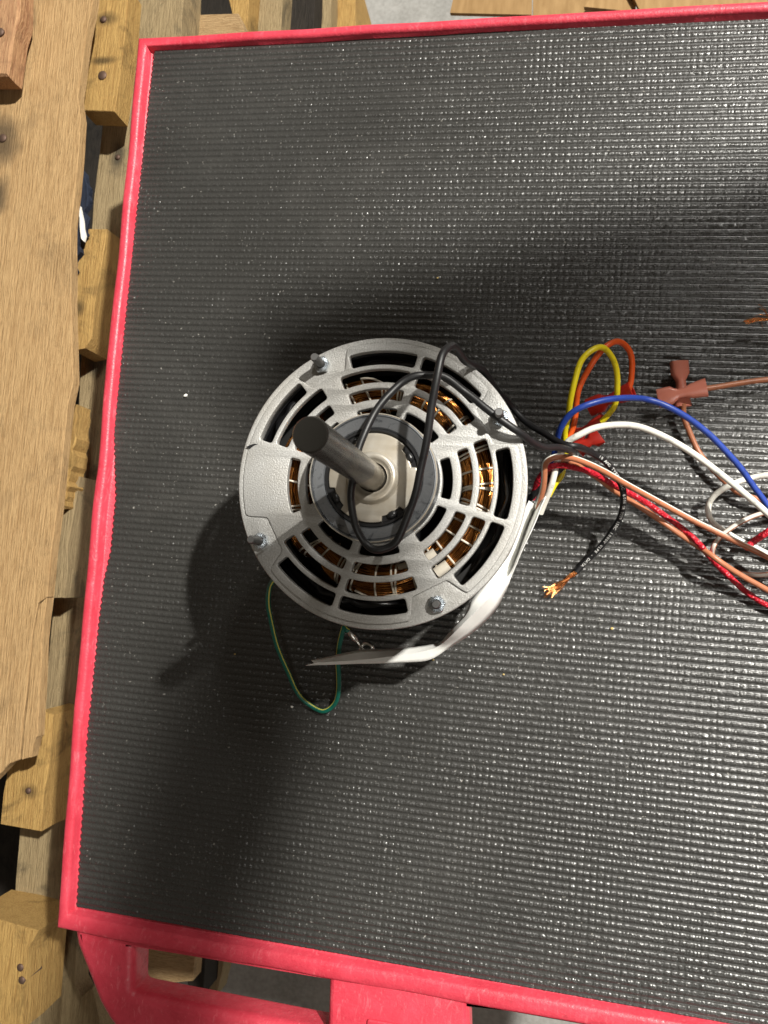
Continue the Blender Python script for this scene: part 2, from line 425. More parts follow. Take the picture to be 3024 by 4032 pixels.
d5 = board("deck_board", S5([(265, 160), (342, 190), (322, 500), (266, 950), (8, 900), (30, 700), (60, 500), (210, 400), (250, 300)]), -0.098, 0.04, WOODP, pa, jit=0.001)
d6 = board("deck_board", S5([(-200, 1500), (0, 1545), (252, 1606), (190, 1720), (160, 2000), (148, 2260), (-200, 2260)]), -0.085, 0.05, WOODP, pa, jit=0.0012)
nail(82, 3808, -0.085, pa, 0.003); nail(88, 3858, -0.085, pa, 0.003); nail(113, 3113, -0.098, pa, 0.0025)

board("deck_board", [(-600, -300), (760, -300), (640, 900), (560, 2000), (-600, 2000)], -0.62, 0.02, WOODD, pa, step=0.05)  # dark sheet added below, its colour standing in for shade in the gaps
board("deck_board", [(-600, 2020), (560, 2020), (470, 3000), (400, 4300), (-600, 4300)], -0.62, 0.02, WOODD, pa, step=0.05)  # second added sheet, painting the shade of the lower gaps
c0 = P(330, 1500, -0.13)
pb = thing("wooden_pallet", (c0[0], c0[1], ZF), "greyish wooden pallet tight against the red rim of the cart", "pallet", "wooden pallets beside the cart")
board("stringer", [(560, -200), (735, -200), (712, 140), (560, 900), (440, 1500), (420, 1880), (336, 2290), (302, 2370), (285, 2587), (259, 2790), (199, 3278), (175, 3633), (150, 4200), (0, 4200), (48, 3627), (78, 3266), (120, 3000), (180, 2700), (210, 2384), (260, 2100), (298, 1868), (300, 1700), (319, 1434), (360, 895), (370, 780), (390, 610), (404, 475), (480, 120)], -0.135, 0.036, WOODB, pb)
board("deck_board", [(500, 1900), (460, 2500), (420, 3300), (330, 3560), (300, 3700), (296, 3880), (320, 3925), (362, 3890), (440, 4250), (120, 4250), (160, 3640), (200, 3200), (262, 2700), (300, 2200)], -0.165, 0.02, WOODB, pb)
board("deck_board", S6([(60, 190), (300, 190), (285, 400), (60, 430)]), -0.30, 0.02, WOODV, pb)
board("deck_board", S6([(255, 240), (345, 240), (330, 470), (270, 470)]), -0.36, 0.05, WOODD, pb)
board("deck_board", S6([(360, 240), (430, 270), (390, 470), (345, 470)]), -0.40, 0.03, WOODB, pb)
nail(465, 620, -0.135, pb, 0.0025)

c0 = P(1000, 0, -0.3)
pc = thing("wooden_pallet", (c0[0], c0[1], ZF), "pallet with mixed pale and dark boards beyond the top rim", "pallet", "wooden pallets beside the cart")
board("deck_board", [(640, -300), (1180, -300), (1100, 160), (700, 200)], -0.66, 0.02, WOODD, pc, step=0.05)  # near-black sheet added to paint the shade in this gap
board("block", S7([(318, 76), (560, 66), (585, 120), (592, 210), (300, 230)]), -0.17, 0.03, WOODV, pc)
board("deck_board", S7([(480, -160), (625, -160), (610, 20), (600, 220), (560, 220)]), -0.24, 0.6, WOODP, pc)
board("deck_board", S7([(640, -160), (790, -160), (770, 220), (615, 220)]), -0.27, 0.5, WOODB, pc)
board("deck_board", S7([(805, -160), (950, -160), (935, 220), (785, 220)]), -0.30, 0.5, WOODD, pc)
board("deck_board", S7([(955, -160), (1030, -160), (1020, 220), (945, 220)]), -0.33, 0.4, WOODB, pc)
board("deck_board", S7([(1040, -160), (1150, -160), (1145, 220), (1050, 220)]), -0.36, 0.4, WOODP, pc)

c0 = P(300, 850, -0.1)
bs = thing("blue_scrap", (c0[0], c0[1], c0[2] - 0.06), "blue painted splintered wood scrap wedged beside the wide pallet board", "scrap")
board("scrap_body", S3([(452, 985), (485, 975), (515, 1090), (490, 1290), (478, 1390), (420, 1600), (415, 1340), (440, 1180)]), -0.092, 0.006, BLUEW, bs, jit=0.0014, step=0.005)
board("splinter", S3([(447, 1185), (458, 1190), (488, 1360), (480, 1395), (466, 1385)]), -0.088, 0.004, CRUMB, bs, jit=0.0003, cham=0.0005, step=0.006)

# ------------------------------------------------------------------ cardboard box at the far side
c0 = P(2300, -150, -0.45)
cb = thing("cardboard_box", (c0[0], c0[1], ZF), "brown cardboard box with open flaps beyond the top rim", "box")
def sheet(name, poly, m, parent, t=0.004):
    pts = [np.array(P(*q)) for q in poly]
    nrm = np.cross(pts[1] - pts[0], pts[2] - pts[0]); nrm /= np.linalg.norm(nrm)
    V = pts + [p - nrm * t for p in pts]; n = len(pts)
    F = [tuple(range(n)), tuple(range(2 * n - 1, n - 1, -1))] + [(i, (i + 1) % n, n + (i + 1) % n, n + i) for i in range(n)]
    return mk(name, V, F, m, parent, smooth=False)
sheet("flap", [(1775, 62, -0.40), (1840, -220, -0.42), (2095, -220, -0.40), (2095, 70, -0.38)], CARD, cb)
sheet("inner_wall", [(2098, 90, -0.46), (2098, -220, -0.56), (2480, -220, -0.56), (2480, 60, -0.46)], CARD, cb)
sheet("flap", [(2300, 40, -0.40), (2400, -100, -0.42), (2520, -120, -0.42), (2500, 60, -0.40)], CARD, cb)
sheet("flap", [(2520, 60, -0.39), (2420, -160, -0.41), (3400, -260, -0.41), (3400, 30, -0.39)], CARD, cb)

# ------------------------------------------------------------------ red cart tray
ZL = 0.0045
left = [(549, 155), (509, 586), (468, 1017), (424, 1414), (405, 1650), (388, 1834), (371, 1990), (356, 2146), (343, 2290), (330, 2430), (313, 2600), (288, 2900), (258, 3270), (231, 3648)]
path = [P(a, b, ZL)[:2] for a, b in left]
bot = [P(a, b, ZL)[:2] for a, b in [(527, 3708), (1305, 3848), (2000, 3972)]]
XR = 0.47
sl = (bot[-1][1] - bot[0][1]) / (bot[-1][0] - bot[0][0])
tl = path[0]; tr = P(3024, 9, ZL)[:2]
st_ = (tr[1] - tl[1]) / (tr[0] - tl[0])
BRc = np.array([XR, bot[-1][1] + sl * (XR - bot[-1][0])]); TRc = np.array([XR, tl[1] + st_ * (XR - tl[0])])
path = np.array(path + bot + [BRc, TRc] + [tr])
nleft = len(left)
kinds = ['L'] * (nleft - 1) + ['B'] * 4 + ['R'] + ['T'] * 2
W = {'L': 0.0056, 'B': 0.0088, 'R': 0.006, 'T': 0.0050}
cart = thing("utility_cart", (0.1, 0.02, ZF), "red plastic utility cart top with a raised rim and moulded handle", "cart")
def offset_loop(u):
    n = len(path); out = []
    for i in range(n):
        a, b, c = path[i - 1], path[i], path[(i + 1) % n]
        k0, k1 = kinds[i - 1], kinds[i]
        d0 = (b - a) / np.linalg.norm(b - a); d1 = (c - b) / np.linalg.norm(c - b)
        n0 = np.array([-d0[1], d0[0]]); n1 = np.array([-d1[1], d1[0]])
        u0, u1 = u(k0), u(k1)
        den = d0[0] * d1[1] - d0[1] * d1[0]
        p0 = b + n0 * u0; p1 = b + n1 * u1
        if abs(den) < 0.05: out.append((p0 + p1) / 2)
        else:
            t = ((p1 - p0)[0] * d1[1] - (p1 - p0)[1] * d1[0]) / den
            out.append(p0 + d0 * t)
    return out
prof = [(lambda w: -0.0005, -0.055), (lambda w: -0.0016, -0.004), (lambda w: -0.0016, ZL - 0.0020), (lambda w: -0.0012, ZL - 0.0009), (lambda w: 0.0, ZL - 0.0002), (lambda w: 0.35 * w, ZL + 0.0001),
        (lambda w: 0.60 * w, ZL - 0.0001), (lambda w: 0.83 * w, ZL - 0.0007), (lambda w: 0.96 * w, ZL - 0.0018), (lambda w: w + 0.0006, -0.0012), (lambda w: w + 0.0016, -0.0021), (lambda w: w + 0.012, -0.0026), (lambda w: w + 0.03, -0.0040)]
# resample long edges for a gently uneven lip
V = []; F = []
def densify(lp):
    out = []
    for i in range(len(lp)):
        a, b = lp[i], lp[(i + 1) % len(lp)]
        for k in range(10): out.append(a + (b - a) * k / 10)
    return out
loops = []
for f, z in prof:
    lp = densify(offset_loop(lambda k: f(W[k])))
    loops.append([np.array([p[0] + 0.00025 * math.sin(p[1] * 90 + p[0] * 60), p[1] + 0.0002 * math.sin(p[0] * 85), z + (0.0002 * math.sin(p[0] * 70 + p[1] * 55) if z > 0 else 0)]) for p in lp])
nl = len(loops[0])
V = np.array([p for lp in loops for p in lp])
for a in range(len(loops) - 1):
    for i in range(nl):
        k = (i + 1) % nl
        F.append((a * nl + i, a * nl + k, (a + 1) * nl + k, (a + 1) * nl + i))
F.append(tuple((len(loops) - 1) * nl + i for i in range(nl)))
mk("tray", V, F, RED, cart, ang=40)

# moulded handle at the near end
ZH = 0.0005
hp = lambda l: [P(a, b, ZH)[:2] for a, b in l]
def roundp(lp, r, n=5):
    lp = [np.array(p) for p in lp]; out = []
    for i in range(len(lp)):
        a, b, c = lp[i - 1], lp[i], lp[(i + 1) % len(lp)]
        da = a - b; dc = c - b; la, lc = np.linalg.norm(da), np.linalg.norm(dc)
        t = min(r, la * 0.45, lc * 0.45)
        p0 = b + da / la * t; p1 = b + dc / lc * t
        for k in range(n + 1):
            s = k / n; out.append((1 - s) ** 2 * p0 + 2 * s * (1 - s) * b + s * s * p1)
    return out
def below(lp_px, dy): return [(a, b + dy) for a, b in lp_px]
outer = hp([(300, 3640), (287, 3662), (296, 3723), (343, 3844), (385, 3952), (425, 4022), (500, 4120), (640, 4200), (3600, 4720), (3600, 4200), (2000, 3940), (1305, 3818), (527, 3690)])
hole1 = roundp(hp([(527, 3705), (521, 3908), (545, 3916), (1295, 4066), (1302, 3840)]), 0.004)
hole2 = roundp(hp([(1846, 3935), (1852, 4175), (3000, 4390), (3000, 4150)]), 0.004)
gv, gf = plate_geo([outer, hole1, hole2], -0.024, ZH, 0.0055, 4)
mk("handle", gv, gf, RED, cart, ang=50, weld_d=1e-6)
post = roundp(hp([(1300, 3830), (1290, 4240), (1842, 4340), (1838, 3925)]), 0.003)
gv, gf = plate_geo([post], -0.028, 0.0026, 0.003, 3)
pp = mk("handle_post", gv, gf, RED, cart, ang=50, weld_d=1e-6)
slot = roundp([P(a, b, 0.0026)[:2] for a, b in [(1446, 4008), (1446, 4200), (1600, 4230), (1590, 4034)]], 0.002)
gv, gf = plate_geo([slot], 0.001, 0.0040, 0.0008, 2)
mk("raised_pad", gv, gf, RED, pp, ang=50, weld_d=1e-6)

# ------------------------------------------------------------------ ribbed rubber mat
mleft = [(606, 187), (515, 1017), (475, 1414), (446, 1700), (453, 1950), (433, 2166), (407, 2282), (386, 2450), (356, 2750), (340, 2900), (298, 3570)]
ml = np.array([P(a, b, 0)[:2] for a, b in mleft])[::-1]
t0_, t1_ = P(606, 187, 0), P(3024, 73, 0); b0_, b1_ = P(298, 3570, 0), P(2000, 3875, 0)
dx, dy = 0.00064, 0.0006
XM = 0.30
nx = int((XM + 0.208) / dx); ny = int((t0_[1] - b0_[1]) / dy)
jv = np.linspace(0, 1, ny + 1); iu = np.arange(nx + 1)
yy0 = b0_[1] + (t0_[1] - b0_[1]) * jv
xl = np.interp(yy0, ml[:, 1], ml[:, 0])
PER = 0.00425
xl = xl + 0.0007 * np.cos(2 * PI * yy0 / PER)
X = xl[:, None] + (XM - xl)[:, None] * (iu / nx)[None, :]
yb = b0_[1] + (b1_[1] - b0_[1]) / (b1_[0] - b0_[0]) * (X - b0_[0])
yt = t0_[1] + (t1_[1] - t0_[1]) / (t1_[0] - t0_[0]) * (X - t0_[0])
Yp = b0_[1] + (t0_[1] - b0_[1]) * jv[:, None] + 0 * X         # pattern coordinate
Y = yb + (yt - yb) * jv[:, None]
def smooth_noise(shape, cells):
    a = rng.normal(0, 1, (cells[0] + 2, cells[1] + 2))
    gy = np.linspace(0, cells[0], shape[0]); gx = np.linspace(0, cells[1], shape[1])
    i = gy.astype(int); f = (gy - i); j = gx.astype(int); g = gx - j
    f = f * f * (3 - 2 * f); g = g * g * (3 - 2 * g)
    A = a[i][:, j]; B = a[i + 1][:, j]; C_ = a[i][:, j + 1]; D_ = a[i + 1][:, j + 1]
    return (A * (1 - f)[:, None] + B * f[:, None]) * (1 - g)[None] + (C_ * (1 - f)[:, None] + D_ * f[:, None]) * g[None]
wob = smooth_noise(X.shape, (60, 30)) * 0.00003
row = np.round((Yp + wob) / PER)
ph = (np.sin(row * 12.9898) * 43758.5453) % 1.0 * 2 * PI
c = np.cos(2 * PI * (Yp + wob) / PER)
ridge = np.clip(0.62 + 0.85 * c, 0, 1) ** 0.7
gx = np.clip((np.cos(2 * PI * (X + smooth_noise(X.shape, (90, 40)) * 0.00016) / 0.0038 + 0.08 * ph) - 0.25) / 0.75, 0, 1)
nub = 0.92 - (0.17 + 0.10 * smooth_noise(X.shape, (26, 30))).clip(0.04, 0.42) * gx + 0.09 * smooth_noise(X.shape, (ny // 4, nx // 3))
amp = 0.55 + 0.10 * smooth_noise(X.shape, (14, 12))
Z = -0.0008 + 0.00058 * ridge * np.clip(nub, 0.2, 1.25) * np.clip(amp + 0.4, 0.6, 1.2)
Z += (0.000014 + 0.000092 * ridge * (0.75 + 0.35 * smooth_noise(X.shape, (50, 55)).clip(-1, 1))) * np.clip(rng.normal(0, 1, X.shape), -2, 2)
X = X + 0.00012 * rng.normal(0, 1, X.shape)
Z[:, :1] -= 0.0004
Vm = np.stack([X, Y, Z], -1).reshape(-1, 3)
nX = nx + 1
a = (np.arange(ny)[:, None] * nX + np.arange(nx)[None, :]).reshape(-1)
Fm = np.stack([a, a + 1, a + nX + 1, a + nX], 1)
# skirt down to the tray
edge = np.concatenate([np.arange(nX), np.arange(1, ny + 1) * nX + nx, (ny * nX + np.arange(nx))[::-1], (np.arange(1, ny) * nX)[::-1]])
low = Vm[edge].copy(); low[:, 2] = -0.0036
o0 = len(Vm); ne = len(edge); k1 = (np.arange(ne) + 1) % ne
Fs = np.stack([edge[k1], edge, o0 + np.arange(ne), o0 + k1], 1)
Vm = np.vstack([Vm, low]); Fm = np.vstack([Fm, Fs]).astype(np.int32)
me = bpy.data.meshes.new("rubber_mat")
me.vertices.add(len(Vm)); me.vertices.foreach_set('co', Vm.astype(np.float32).ravel())
me.loops.add(Fm.size); me.loops.foreach_set('vertex_index', Fm.ravel())
me.polygons.add(len(Fm)); me.polygons.foreach_set('loop_start', np.arange(0, Fm.size, 4, dtype=np.int32))
me.update(calc_edges=True); me.materials.append(RUB); me.shade_smooth()
mo = bpy.data.objects.new("rubber_mat", me); COL.objects.link(mo)
tag(mo, "black ribbed rubber mat lying inside the red rim of the cart", "mat")

# ------------------------------------------------------------------ crumbs
def crumb(px, py, s, m, label):
    c = P(px, py, 0.0)
    bm = bmesh.new(); bmesh.ops.create_icosphere(bm, subdivisions=1, radius=s)
    for vv in bm.verts: vv.co *= random.uniform(0.65, 1.2)
    V = [np.array(vv.co) * np.array([1, 0.75, 0.6]) for vv in bm.verts]; F = [[q.index for q in f.verts] for f in bm.faces]; bm.free()
    o = mk("crumb", V, F, m, None, ang=25); o.location = (c[0], c[1], c[2] + s * 0.4)
    tag(o, label, "crumb", "crumbs on the mat")
crumb(733, 1558, 0.0019, CRUMB, "biggest white crumb, on bare mat left of the motor")
crumb(1150, 2783, 0.0010, CRUMB, "small white crumb just outside the bottom of the green wire loop")
crumb(1850, 2640, 0.0010, CRUMB, "small white crumb below the bend of the white sleeve")
crumb(1983, 2655, 0.0008, CRUMBT, "pale yellow crumb right of the white crumb below the sleeve")
crumb(1706, 2598, 0.0008, CRUMBT, "tan crumb touching the lower edge of the white sleeve")
crumb(2410, 2474, 0.0011, CRUMBT, "yellowish crumb on the mat below the bare copper strands")
crumb(925, 2575, 0.0008, CRUMBT, "tan speck left of the green wire loop")
crumb(1724, 1095, 0.0008, CRUMBT, "tan speck on the mat above the motor")

# ------------------------------------------------------------------ the motor
ZT = 0.110
motor = thing("electric_motor", (0, 0, 0), "electric blower motor with slotted silver end bell and steel shaft pointing up", "motor")
SP = 75.1
studs_a = [SP + 45 - 90 * k for k in range(4)]
rad = math.radians

def arc_slot(r0, r1, a0, a1, rc=0.0014):
    """slot with rounded corners; a in degrees"""
    out = []
    def corner(r, a, sr, sa):
        # centre of the rounding
        rcn = r - sr * rc
        for k in range(6):
            t = k / 5 * PI / 2
            yield rcn, t
    A0, A1 = rad(min(a0, a1)), rad(max(a0, a1))
    def arcpts(r, s, e, n=14):
        return [(r * math.cos(s + (e - s) * k / n), r * math.sin(s + (e - s) * k / n)) for k in range(n + 1)]
    def cr(rcn, ac, t0, t1):
        pts = []
        cxx, cyy = rcn * math.cos(ac), rcn * math.sin(ac)
        for k in range(5):
            t = t0 + (t1 - t0) * k / 4
            pts.append((cxx + rc * math.cos(ac + t), cyy + rc * math.sin(ac + t)))
        return pts
    ro = r1 - rc; ri = r0 + rc
    so, si = rc / ro, rc / ri
    out += arcpts(r1, A0 + so, A1 - so)
    out += cr(ro, A1 - so, 0, PI / 2)
    out += cr(ri, A1 - si, PI / 2, PI)
    out += arcpts(r0, A1 - si, A0 + si)
    out += cr(ri, A0 + si, PI, 1.5 * PI)
    out += cr(ro, A0 + so, 1.5 * PI, 2 * PI)
    # drop near-duplicate points
    res = [out[0]]
    for p in out[1:]:
        if math.dist(p, res[-1]) > 1e-4: res.append(p)
    if math.dist(res[0], res[-1]) < 1e-4: res.pop()
    return res

slots = []
for k in range(4):
    s = SP - 90 * k           # 75, -15, -105, -195
    for sg in (1, -1):
        skip = (k == 3 and sg == 1)
        if not skip:
            slots.append(arc_slot(0.0575, 0.0643, s + sg * 1.35, s + sg * 32.4))
            slots.append(arc_slot(0.0487, 0.0552, s + sg * 2.0, s + sg * 39.6))
        slots.append(arc_slot(0.0402, 0.0456, s + sg * 2.7, s + sg * 38.4, 0.0012))
        slots.append(arc_slot(0.0312, 0.0361, s + sg * 3.6, s + sg * 36.5, 0.0010))

def contour(rout, shrink=0.0):
    pts = []
    for k in range(720):
        a = k * 0.5
        al = min(abs((a - s + 180) % 360 - 180) for s in studs_a)
        chord = 0.0572 / math.cos(rad(min(al, 9)))
        if al <= 8.5: r = chord
        elif al < 13.2:
            t = (al - 8.5) / 4.7; t = t * t * (3 - 2 * t); r = 0.0579 + (rout - 0.0579) * t
        else: r = rout
        pts.append(((r - shrink) * math.cos(rad(a)), (r - shrink) * math.sin(rad(a))))
    return pts
circ = lambda r, n=160: [(r * math.cos(2 * PI * k / n), r * math.sin(2 * PI * k / n)) for k in range(n)]
pl = plate_geo([contour(0.0684), circ(0.0285)] + slots, ZT - 0.0040, ZT, 0.0005, 2)
fl_ = plate_geo([circ(0.0711), contour(0.0684, 0.0006)], ZT - 0.0048, ZT - 0.0009, 0.0007, 2)
mk("end_bell", *merge(pl, fl_), ALU, motor, ang=40, weld_d=2e-6)
lathe("bell_skirt", [(0.0706, ZT - 0.0020), (0.0711, ZT - 0.004), (0.0709, ZT - 0.011), (0.0690, ZT - 0.0118), (0.0672, ZT - 0.0118), (0.0668, ZT - 0.0046)], ALU, motor, 128)
lathe("body_shell", [(0.0001, 0.001), (0.058, 0.001), (0.0645, 0.004), (0.0668, 0.012), (0.0668, ZT - 0.0116), (0.0656, ZT - 0.0116), (0.0656, 0.062), (0.0001, 0.062)], BLK, motor, 128)
# black stator rim and insulated wires glimpsed through the outer vents
lathe("stator", [(0.0655, 0.070), (0.0655, 0.0885), (0.058, 0.0885), (0.0575, 0.078), (0.034, 0.078), (0.034, 0.070)], INS, motor, 96)
for (ra, a0, a1, z) in ((0.0610, 60, 118, 0.099), (0.0625, 130, 165, 0.098), (0.0600, -140, -72, 0.0985), (0.0615, -45, 20, 0.097), (0.0588, 45, 70, 0.1005), (0.0605, -125, -95, 0.1015)):
    pth = [(ra * math.cos(rad(a0 + (a1 - a0) * k / 24)) * (1 + 0.012 * math.sin(k * 0.9)), ra * math.sin(rad(a0 + (a1 - a0) * k / 24)) * (1 + 0.012 * math.sin(k * 0.9)), z - 0.012 * abs(k / 12 - 1) ** 3) for k in range(25)]
    tube("inner_lead", pth, 0.0018, BLK, motor, 10)

# copper end winding: many enamelled strands running round, laced with cord
def bundle_out(a): return 0.0552 + 0.0009 * math.sin(4 * a + 0.6) + 0.0006 * math.sin(7 * a) - 0.0042 * math.exp(-((a - 1.55) / 0.22) ** 2) - 0.004 * math.exp(-((a - 4.05) / 0.12) ** 2)
def bundle_in(a): return 0.0385 + 0.0012 * math.sin(5 * a + 2.0)
def bundle_z(a, u):
    return 0.0925 + 0.0085 * math.sqrt(max(0.0, 1 - (2 * u - 1) ** 2)) + 0.0016 * math.sin(4 * a + 1.0 + 2 * u) - 0.0035 * max(0, math.sin(4 * a - 1.2)) ** 6
geos = []
for layer in range(2):
    n = 64 if layer == 0 else 44
    for i in range(n):
        u0 = (i + 0.5) / n
        p1, p2, p3 = rng.uniform(0, 2 * PI, 3)
        am = rng.uniform(0.015, 0.075) * (1.0 if layer == 0 else 1.7)
        drop = 0.0016 * layer + rng.uniform(0, 0.0008)
        pts = []
        for k in range(220):
            a = 2 * PI * k / 220
            u = u0 + am * math.sin(4 * a + p1) + 0.02 * math.sin(9 * a + p2) + 0.05 * math.sin(4 * a + u0 * 5) * (layer == 0)
            u = min(0.995, max(0.005, u))
            r = bundle_in(a) + (bundle_out(a) - bundle_in(a)) * u
            pts.append((r * math.cos(a), r * math.sin(a), bundle_z(a, u) - drop + 0.0005 * math.sin(6 * a + p3)))
        V_, F_, _ = tube_geo(pts, 0.00042, 5, closed=True)
        geos.append((V_, F_))
wind = mk("copper_winding", *merge(*geos), COP, motor, ang=80)
wind['kind'] = 'stuff'
lathe("winding_core", [(0.0400, 0.079), (0.0400, 0.0925), (0.0425, 0.0965), (0.046, 0.0978), (0.049, 0.0965), (0.0515, 0.0925), (0.0515, 0.079)], INS, motor, 96)
aa = 0.0
while aa < 360:
    n = 2 if rng.uniform() < 0.6 else 1
    sl0 = rng.uniform(-5, 5)
    for q in range(n):
        ac = aa + q * 2.2; sl1 = sl0 + rng.uniform(-2.5, 2.5)
        pts = []
        for k in range(15):
            u = -0.03 + 1.06 * k / 14
            a = rad(ac + sl1 * (u - 0.5))
            uu = min(1, max(0, u))
            r = bundle_in(a) + (bundle_out(a) - bundle_in(a)) * u
            pts.append((r * math.cos(a), r * math.sin(a), bundle_z(a, uu) + 0.0011 - (0.004 if (u < 0 or u > 1) else 0)))
        tube("lacing_cord", pts, [0.00052] * len(pts), CORD, wind, 6)
    aa += rng.uniform(9, 16)
for a0, a1 in ((82, 106), (-44, -24), (-100, -76)):      # cord that runs along the outside of the coils
    pts = [((bundle_out(rad(a)) - 0.0005 + 0.0007 * math.sin(a * 0.33)) * math.cos(rad(a)), (bundle_out(rad(a)) - 0.0005 + 0.0007 * math.sin(a * 0.33)) * math.sin(rad(a)), 0.0985 + 0.001 * math.sin(a * 0.3)) for a in np.linspace(a0, a1, 40)]
    tube("lacing_cord", pts, 0.0006, CORD, wind, 6)
for a0, r_, sz in ((-50, 0.0515, 0.0038), (-52, 0.0430, 0.0034), (-69, 0.0425, 0.0030)):       # cream insulating sleeves at a coil end
    ca, sa = math.cos(rad(a0)), math.sin(rad(a0))
    pts = [(r_ * ca - sa * t, r_ * sa + ca * t, 0.0985) for t in np.linspace(-0.004, 0.003, 6)]
    tube("coil_sleeve", pts, sz * 0.75, CORD, motor, 12)

# studs with flange nuts
for k, a in enumerate(studs_a):
    cx_, cy_ = 0.0652 * math.cos(rad(a)), 0.0652 * math.sin(rad(a))
    L = 0.0058 if k == 2 else 0.0150
    z0 = ZT - 0.0009
    pr = [(0.0021, -0.004)]
    zz = 0.003
    while zz < L - 0.0012:
        pr += [(0.0021, zz), (0.00188, zz + 0.0004)]; zz += 0.0008
    pr += [(0.0020, L - 0.0008), (0.0016, L), (0.0001, L)]
    s_ = lathe("stud", pr, STUDM, motor, 20, (cx_, cy_, z0), ang=60)
    # hexagon nut whose upper flange carries radial teeth
    V = []; F = []
    N = 48
    rot = rad(a + 12)
    for i in range(N):
        t = 2 * PI * i / N + rot
        h = PI / 3; hexr = 0.0043 * math.cos(h / 2) / math.cos(((t - rot) % h) - h / 2)
        tooth = 0.00035 * (i % 2)
        V += [(cx_ + hexr * math.cos(t), cy_ + hexr * math.sin(t), z0 + 0.0001), (cx_ + hexr * math.cos(t), cy_ + hexr * math.sin(t), z0 + 0.0024),
              (cx_ + min(hexr, 0.0039) * math.cos(t), cy_ + min(hexr, 0.0039) * math.sin(t), z0 + 0.0027 + tooth), (cx_ + 0.0023 * math.cos(t), cy_ + 0.0023 * math.sin(t), z0 + 0.0031 + tooth), (cx_ + 0.0019 * math.cos(t), cy_ + 0.0019 * math.sin(t), z0 + 0.0026)]
    for i in range(N):
        j = (i + 1) % N
        for q in range(4): F.append((i * 5 + q, j * 5 + q, j * 5 + q + 1, i * 5 + q + 1))
    mk("nut", V, F, ZINC, s_, ang=20)

# resilient mounting ring, bushing, hub plate, bearing boss, shaft
ZR = 0.1228
lathe("mounting_ring", [(0.0298, ZT - 0.004), (0.0303, ZT + 0.001), (0.0303, ZR - 0.0006), (0.0300, ZR + 0.0002), (0.0293, ZR + 0.0003), (0.0290, ZR - 0.0004), (0.0286, ZR), (0.0240, ZR - 0.0006), (0.0234, ZR - 0.0012), (0.0232, ZT)], RING, motor, 128, ang=25)
lathe("ring_lip", [(0.0298, ZR - 0.0004), (0.0299, ZR + 0.0004), (0.0303, ZR + 0.0004), (0.0305, ZR - 0.0001), (0.0304, ZR - 0.0010)], HUB, motor, 128)
lathe("bushing", [(0.0233, ZT), (0.0233, ZR - 0.0012), (0.0229, ZR - 0.0004), (0.0220, ZR - 0.0004), (0.0214, ZR - 0.0016), (0.0170, ZR - 0.0018), (0.0168, ZT)], BUSH, motor, 96)
hub_loop = []
for k in range(720):
    al = min(abs((k / 2 - s - 2 + 180) % 360 - 180) for s in studs_a)
    r = 0.0211
    if al < 14: r = 0.0188
    elif al < 16.5: t = (al - 14) / 2.5; r = 0.0188 + 0.0023 * t * t * (3 - 2 * t)
    hub_loop.append((r * math.cos(rad(k / 2)), r * math.sin(rad(k / 2))))
gv, gf = plate_geo([hub_loop, circ(0.0070, 60)], ZR - 0.0040, ZR - 0.0004, 0.0005, 2)
mk("hub_plate", gv, gf, HUB, motor, ang=40, weld_d=1e-6)
for a in studs_a:
    t0 = rad(a + 2)
    pts = [(0.0197 * math.cos(t0 + t), 0.0197 * math.sin(t0 + t), ZR - 0.0012) for t in np.linspace(-0.13, 0.13, 10)]
    V, F, _ = tube_geo(pts, [0.0004, 0.0012, 0.0016, 0.0018, 0.0018, 0.0018, 0.0018, 0.0016, 0.0012, 0.0004], 10)
    mk("bushing_lug", V, F, BUSH, motor, ang=80)
ZB = ZR - 0.0004
lathe("bearing_boss", [(0.0132, ZB - 0.0004), (0.0122, ZB + 0.0004), (0.0118, ZB + 0.0018), (0.0108, ZB + 0.0028), (0.0094, ZB + 0.0029), (0.0086, ZB + 0.0022), (0.0078, ZB + 0.0012), (0.0071, ZB + 0.0010), (0.0069, ZB), (0.0069, ZB - 0.012)], HUB, motor, 96, ang=60)
lathe("bore", [(0.00695, ZB), (0.00690, ZB - 0.006), (0.0060, ZB - 0.006)], INS, motor, 64)
ZS = 0.2265
lathe("shaft", [(0.00635, 0.085), (0.00635, 0.150), (0.00637, 0.19), (0.00635, ZS - 0.0008), (0.0058, ZS), (0.0001, ZS)], SHAFT, motor, 64, ang=30)

# a little nick of black paint on the bell face
nk = [(968, 1760), (985, 1752), (1000, 1747), (1014, 1749), (1002, 1753), (988, 1763), (981, 1770), (983, 1766)]
V = [P(a, b, ZT + 0.0003) for a, b in nk]
mk("paint_chip", list(V) + [p - np.array([0, 0, 0.0004]) for p in V], [tuple(range(len(nk)))] + [(i, (i + 1) % len(nk), len(nk) + (i + 1) % len(nk), len(nk) + i) for i in range(len(nk))], WBLACK, motor, smooth=False)

# ------------------------------------------------------------------ leads
A1 = lambda x, y, z: P(900 + x / 1.327, 1300 + y / 1.327, z)
R2 = lambda x, y, z: P(1900 + x / 1.476, 1200 + y / 1.476, z * (1 - 0.35 * min(1, max(0, (x - 450) / 500))) if z > 0.02 else z)
RG = lambda x, y, z: P(950 + x / 3.016, 2250 + y / 3.016, z)
RC = lambda x, y, z: P(2050 + x / 3.318, 1300 + y / 3.318, z * 0.76)
RW = 0.00155

